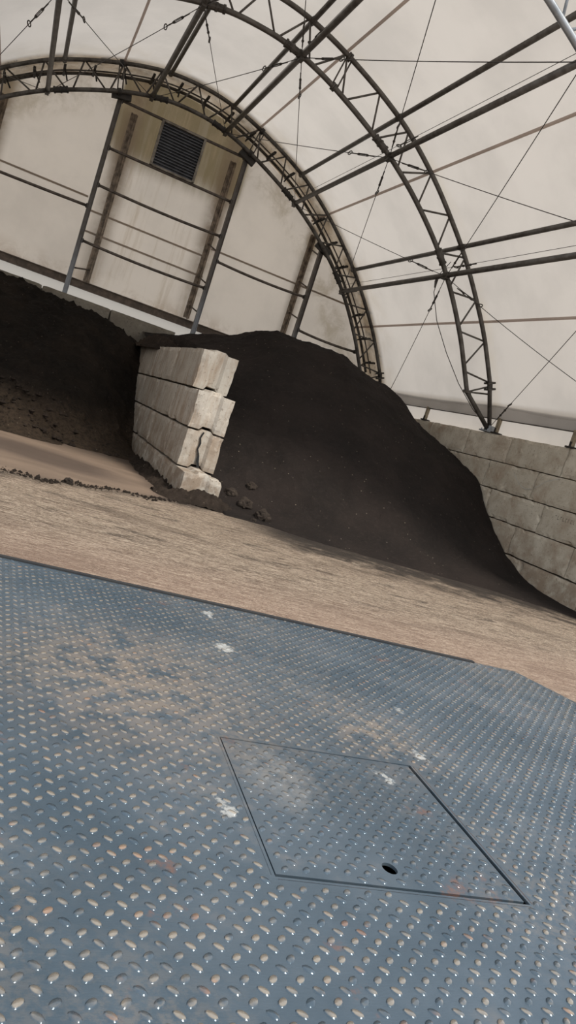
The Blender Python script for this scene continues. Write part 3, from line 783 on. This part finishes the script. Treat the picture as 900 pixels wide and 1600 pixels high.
tag(o, 'large smooth dark compost heap between the block divider and the right wall', 'soil heap')
LST = [(-5.2, [(13.2,0),(14,.4),(16,1.4),(18.5,2.4),(20,2.85),(20.7,2.93)]),
       (.2, [(13.9,0),(14.5,.45),(16.2,1.25),(18.4,2.3),(19.9,2.72),(20.7,2.9)]),
       (1.3, [(14.6,0),(15.2,.4),(16.6,1.1),(18.6,2.2),(20,2.75),(20.7,2.88)]),
       (2.0, [(14.8,0),(15.6,.3),(17,1.0),(18.7,2.0),(20,2.55),(20.7,2.75)]),
       (2.85,[(15.6,0),(16.8,.08),(17.3,.45),(18.2,1.07),(18.9,1.72),(19.6,2.36),(20.7,2.5)])]
o = heap('soil_heap', LST, (-5.15, 2.85), (13.0, 20.6), .05, (1.2, 2.4, 2.4, 1.7), M['soil_rough'], 8.1)
tag(o, 'rough clodded dark soil heap in the left bay beside the divider', 'soil heap')

def lump(name, c, r, sq, seed, mat, label, cat, group=None, sub=3, amp=.35):
    import bmesh
    bm = bmesh.new(); bmesh.ops.create_icosphere(bm, subdivisions=sub, radius=1)
    for v in bm.verts:
        n = v.co.normalized(); d = 1 + amp*noise.fractal(n*1.6+Vector((seed,0,0)), 1, 2, 4) + .08*noise.noise(n*6+Vector((0,seed,0)))
        v.co = Vector((n.x*d*r*sq[0], n.y*d*r*sq[1], n.z*d*r*sq[2]))
    me = bpy.data.meshes.new(name); bm.to_mesh(me); bm.free(); me.materials.append(mat)
    o = bpy.data.objects.new(name, me); C.objects.link(o); o.location = c
    return tag(o, label, cat, group)
# soil banked on top of the divider's far end and against its open end
def mound(c, ax, ay, h, seed, mat, label, rough=1.0, step=.025):
    nx = int(2*ax/step); ny = int(2*ay/step); V = []; F = []
    for i in range(nx+1):
        for j in range(ny+1):
            u = -1+2*i/nx; v = -1+2*j/ny; x = c[0]+u*ax; y = c[1]+v*ay; p = Vector((x, y, seed))
            r = sqrt(u*u+v*v) + .28*noise.fractal(p*2.2, 1, 2, 3); k = max(0, 1-r*r)
            z = h*k**1.3 - .008 + (noise.fractal(p*9, 1, 2, 4)*.022 + max(0, noise.noise(p*13)-.1)*.06)*rough*min(1, k*3) - (.03 if k <= 0 else 0)
            V.append((x, y, c[2]+z))
    n = ny+1
    for i in range(nx):
        for j in range(ny):
            q = (i*n+j, (i+1)*n+j, (i+1)*n+j+1, i*n+j+1)
            if max(V[t][2] for t in q) > c[2]-.02: F.append(q)
    used = sorted({t for q in F for t in q}); mp = {t: k for k, t in enumerate(used)}
    return tag(mobj('soil_mound', [V[t] for t in used], [tuple(mp[t] for t in q) for q in F], mat, None, True), label, 'soil')
mound((3.15, 18.9, 2.36), .5, 2.3, .32, 2, M['rubble'], 'lumpy brown soil lying on top of the divider, by the end wall', 2.2)
mound((3.15, 11.45, 0), .72, .45, .19, 5, M['rubble'], 'low brown soil mound at the foot of the divider end', 1.8)
mound((2.74, 13.6, 0), .27, 2.9, .09, 9, M['rubble'], 'narrow soil ridge along the foot of the divider facing the left bay', 2.0)
cl = [(4.20, 11.25, .09, .13, 'largest soil clod, lying alone on the floor right of the divider'), (3.98, 11.62, .16, .12, 'soil clod just behind the largest clod'), (3.80, 11.95, .24, .10, 'soil clod close to the divider end'),
      (3.98, 11.0, .02, .05, 'tiny soil clod in front of the largest clod'), (4.2, 12.2, .42, .09, 'soil clod on the lower heap edge right of the divider'), (1.05, 9.9, .03, .06, 'small dark clod on the floor edge at far left')]
for i, (x, y, z, r, lb) in enumerate(cl):
    lump('soil_clod', (x, y, z), r, (1, .9, .85), i*3.1+1, M['clod'], lb, 'clod', 'soil clods on the floor')
# strip of loose debris along the slab edge
V = []; F = []; rr = random.Random(11)
mb = MB()
for i in range(700):
    t_ = rr.random(); x = -1.0+4.3*t_; y = 9.35+.58*x + rr.gauss(0, .09) + .3*noise.noise(Vector((x*2, 0, 0)))
    r = .006+.028*rr.random()**3; c = Vector((x, y, r*.3)); k = [Vector((rr.uniform(.6,1.3)*r*a, rr.uniform(.6,1.3)*r*b, rr.uniform(.5,1)*r*e)) for a, b, e in ((1,0,0),(-1,0,0),(0,1,0),(0,-1,0),(0,0,1),(0,0,-1))]
    k[0].y += r*.3; k[3].x -= r*.3
    mb.add([c+q for q in k], [(0,2,4),(2,1,4),(1,3,4),(3,0,4),(2,0,5),(1,2,5),(3,1,5),(0,3,5)])
tag(mb.build('loose_debris', M['rubble']), 'line of crumbs of soil along the edge of the left bay floor', 'debris', kind='stuff')

mb = MB()
for i in range(420):
    x = rr.uniform(-1.6, 2.75); y = 13.9 + .35*max(0, x-.2) + rr.random()**1.5*1.3 + .15
    z = max(0, field(LST, x, y)); r = .015+.06*rr.random()**3; c = Vector((x, y, z+r*.2))
    if y > 16.6: continue
    k = [Vector((rr.uniform(.6,1.3)*r*a, rr.uniform(.6,1.3)*r*b, rr.uniform(.5,1)*r*e)) for a, b, e in ((1,0,0),(-1,0,0),(0,1,0),(0,-1,0),(0,0,1),(0,0,-1))]
    mb.add([c+q for q in k], [(0,2,4),(2,1,4),(1,3,4),(3,0,4),(2,0,5),(1,2,5),(3,1,5),(0,3,5)])
tag(mb.build('loose_clods', M['rubble']), 'brown crumbs and clods strewn over the foot of the left heap', 'clods', kind='stuff')

# ------------------------------------------------------------------ floor
nx, ny_ = 90, 90; V = []; F = []
V = [(-30, -25, 0), (40, -25, 0), (40, 40, 0), (-30, 40, 0)]
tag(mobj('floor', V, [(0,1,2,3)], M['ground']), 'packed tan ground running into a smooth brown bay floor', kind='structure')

# ------------------------------------------------------------------ steel deck with raised tread and hatch
ZD = .10
HATCH = ((1.278, 3.053), (2.304, 3.055), (2.255, 2.035), (1.216, 2.081))
HA = [HQ0, HQ1, HQ2, HQ3] = [Vector(p) for p in HATCH]
DECK = [Vector(p) for p in ((-5.5, 5.26), (4.72, 5.30), (7.0, -.1), (7.4, -1.6), (-5.5, -1.6))]
def inside(P, p, m=0):
    s = None; r = True
    for a, b in zip(P, P[1:]+P[:1]):
        d = b-a; c = (d.x*(p.y-a.y) - d.y*(p.x-a.x))/d.length
        if c > -m: r = False
    return r
def tess(loops, z):
    vs = []; 
    for lp in loops: vs += [Vector((p.x, p.y, z)) for p in lp]
    tri = tessellate_polygon([[Vector((p.x, p.y, 0)) for p in lp] for lp in loops])
    out = []
    for t in tri:
        a, b, c = (vs[k] for k in t)
        out.append(t if (b-a).cross(c-a).z > 0 else (t[0], t[2], t[1]))
    return vs, out
def expand(P, d):
    c = sum(P, Vector((0, 0)))/len(P); return [p+(p-c).normalized()*d*1.414 for p in P]
a0 = .0835; b0 = .0765; ang = radians(1.0)
def lens(c, th, z):
    L, W, H = .0215, .0128, .0055
    ct, st_ = cos(th), sin(th); v = []
    n = 10
    for k in range(n):
        w = 2*pi*k/n; x = L*cos(w); y = W*sin(w)
        v.append((c.x+x*ct-y*st_, c.y+x*st_+y*ct, z-.0003))
    for k in range(n):
        w = 2*pi*k/n; x = L*.74*cos(w); y = W*.72*sin(w)
        v.append((c.x+x*ct-y*st_, c.y+x*st_+y*ct, z+H*.78))
    v.append((c.x, c.y, z+H))
    f = []
    for k in range(n):
        f.append((k, (k+1)%n, n+(k+1)%n, n+k)); f.append((n+k, n+(k+1)%n, 2*n))
    return v, f
def treads(test, z, th0, pitch=1.0, org=(1.962, 1.799)):
    V = []; F = []
    R = Matrix.Rotation(th0, 2)
    for i in range(-90, 75):
        for j in range(-45, 50):
            for k in (0, 1):
                l = Vector(((i+.5*k)*a0*pitch, (j+.5*k)*b0*pitch)); p = R @ l + Vector(org)
                if not test(p): continue
                v, f = lens(p, th0 + (radians(47) if k == 0 else radians(-45)), z)
                n = len(V); V += v; F += [tuple(q+n for q in t) for t in f]
    return V, F
t = empty('weighing_deck', (1, 2, 0), 'wide blue-grey steel deck plate with raised diamond tread in the foreground', 'steel deck')
hole = expand(HA, .006)
vs, fs = tess([DECK, hole], ZD)
tv, tf = treads(lambda p: inside(DECK, p, .03) and not inside(hole, p, -.03), ZD, ang)
# plate sides
n = len(vs); V = list(vs); F = list(fs)
k = len(DECK)
low = [Vector((p.x, p.y, .0)) for p in DECK]; V += low
for i in range(k): F.append((i, n+i, n+(i+1)%k, (i+1)%k))
h0 = k; n2 = len(V); V += [Vector((p.x, p.y, ZD-.012)) for p in hole]
for i in range(4): F.append((h0+i, h0+(i+1)%4, n2+(i+1)%4, n2+i))
mobj('deck_plate', V, F, M['deck'], t)
mobj('raised_tread', tv, tf, M['lug'], t, True)
MB().box((-5.5, 5.27, 0), (4.25, 5.315, ZD+.012)).build('edge_strip', M['rubber'], t)
# well under the hatch: dark bottom with a ledge
wl = expand(HA, .03)
c3 = lambda p, z: Vector((p.x, p.y, z))
mb = MB(); mb.add([c3(p, .02) for p in wl]+[c3(p, ZD-.012) for p in wl], [(3,2,1,0), (0,1,5,4), (1,2,6,5), (2,3,7,6), (3,0,4,7)])
mb.build('hatch_well', M['pit'], t)
# rusted lip showing on two edges
mb = MB()
for a, b in ((HQ1, HQ2), (HQ3, HQ0), (HQ2, HQ3)):
    d = (b-a).normalized(); nrm = Vector((-d.y, d.x))*1
    a_ = a+nrm*.012; b_ = b+nrm*.012; a2 = a+nrm*.019; b2 = b+nrm*.019
    mb.add([c3(a_, ZD-.010), c3(b_, ZD-.010), c3(b2, ZD+.0012), c3(a2, ZD+.0012)], [(0,1,2,3)])
mb.build('rusted_lip', M['rustedge'], t)
# the hatch cover
hc = empty('hatch_cover', (1.75, 2.57, ZD-.01), 'square tread-plate hatch cover with a finger hole, set in the steel deck', 'hatch cover')
cv = [p for p in HA]
cc = Vector((1.715, 2.181)); ring = [cc+Vector((.030*cos(w), .034*sin(w))) for w in [2*pi*i/24 for i in range(24)]]
cvs = [p+Vector((-.005, .006)) for p in expand(cv, -.006)]
ZH = ZD-.002
vs, fs = tess([cvs, ring], ZH); V = list(vs); F = list(fs); n = len(V)
V += [c3(p, ZH-.012) for p in cvs]; F += [(i, n+i, n+(i+1)%4, (i+1)%4) for i in range(4)]
n3 = len(V); V += [c3(p, ZH-.012) for p in ring]; F += [(4+i, 4+(i+1)%24, n3+(i+1)%24, n3+i) for i in range(24)]
mobj('cover_plate', V, F, M['deck'], hc)
tv, tf = treads(lambda p: inside(cvs, p, .018) and (p-cc).length > .055, ZH, ang+radians(1.5), 1.0, (1.66, 2.6))
mobj('raised_tread', tv, tf, M['lug'], hc, True)

# ------------------------------------------------------------------ daylight
w = bpy.data.worlds.new('overcast_sky'); sc.world = w; w.use_nodes = True
nt = w.node_tree; nt.nodes.clear(); q = NT(nt)
tc = q.n('ShaderNodeTexCoord').outputs['Generated']; z = q.sep(tc)[2]
cloud = q.noise(q.mapping(tc, (1.5, 1.5, 3)), 2.0, 5, .6)
col = q.mix(q.ramp(z, -.05, .7), (.84, .87, .92), (.66, .75, .88))
col = q.mix(q.ramp(cloud, .4, .65), col, (1.0, .99, .97))
bg = q.n('ShaderNodeBackground'); q.l(col, bg.inputs['Color']); bg.inputs['Strength'].default_value = 1.0
o = q.n('ShaderNodeOutputWorld'); q.l(bg.outputs[0], o.inputs['Surface'])
sl = bpy.data.lights.new('sun', 'SUN'); sl.energy = 2.3; sl.angle = radians(13); sl.color = (1, .95, .87)
so = bpy.data.objects.new('sun', sl); C.objects.link(so)
so.rotation_euler = Vector((.32, -.58, .86)).to_track_quat('Z', 'Y').to_euler()   # high behind the camera

# ------------------------------------------------------------------ camera
yaw, pitch, roll = radians(22.2), radians(-5.77), radians(18.21)
f = Vector((sin(yaw)*cos(pitch), cos(yaw)*cos(pitch), sin(pitch))); r = Vector((cos(yaw), -sin(yaw), 0)); u = r.cross(f)
c, s = cos(roll), sin(roll); R_ = c*r+s*u; U_ = -s*r+c*u
cam = bpy.data.cameras.new('camera'); cam.sensor_fit = 'VERTICAL'; cam.sensor_height = 36; cam.lens = 1189*36/1600; cam.clip_end = 200
co = bpy.data.objects.new('camera', cam); C.objects.link(co)
co.matrix_world = Matrix(((R_.x, U_.x, -f.x, 0), (R_.y, U_.y, -f.y, 0), (R_.z, U_.z, -f.z, 1.5), (0, 0, 0, 1)))
sc.camera = co
sc.view_settings.view_transform = 'Standard'; sc.view_settings.look = 'None'; sc.view_settings.gamma = 1
sc.view_settings.use_curve_mapping = False
sc.view_settings.exposure = 0.62
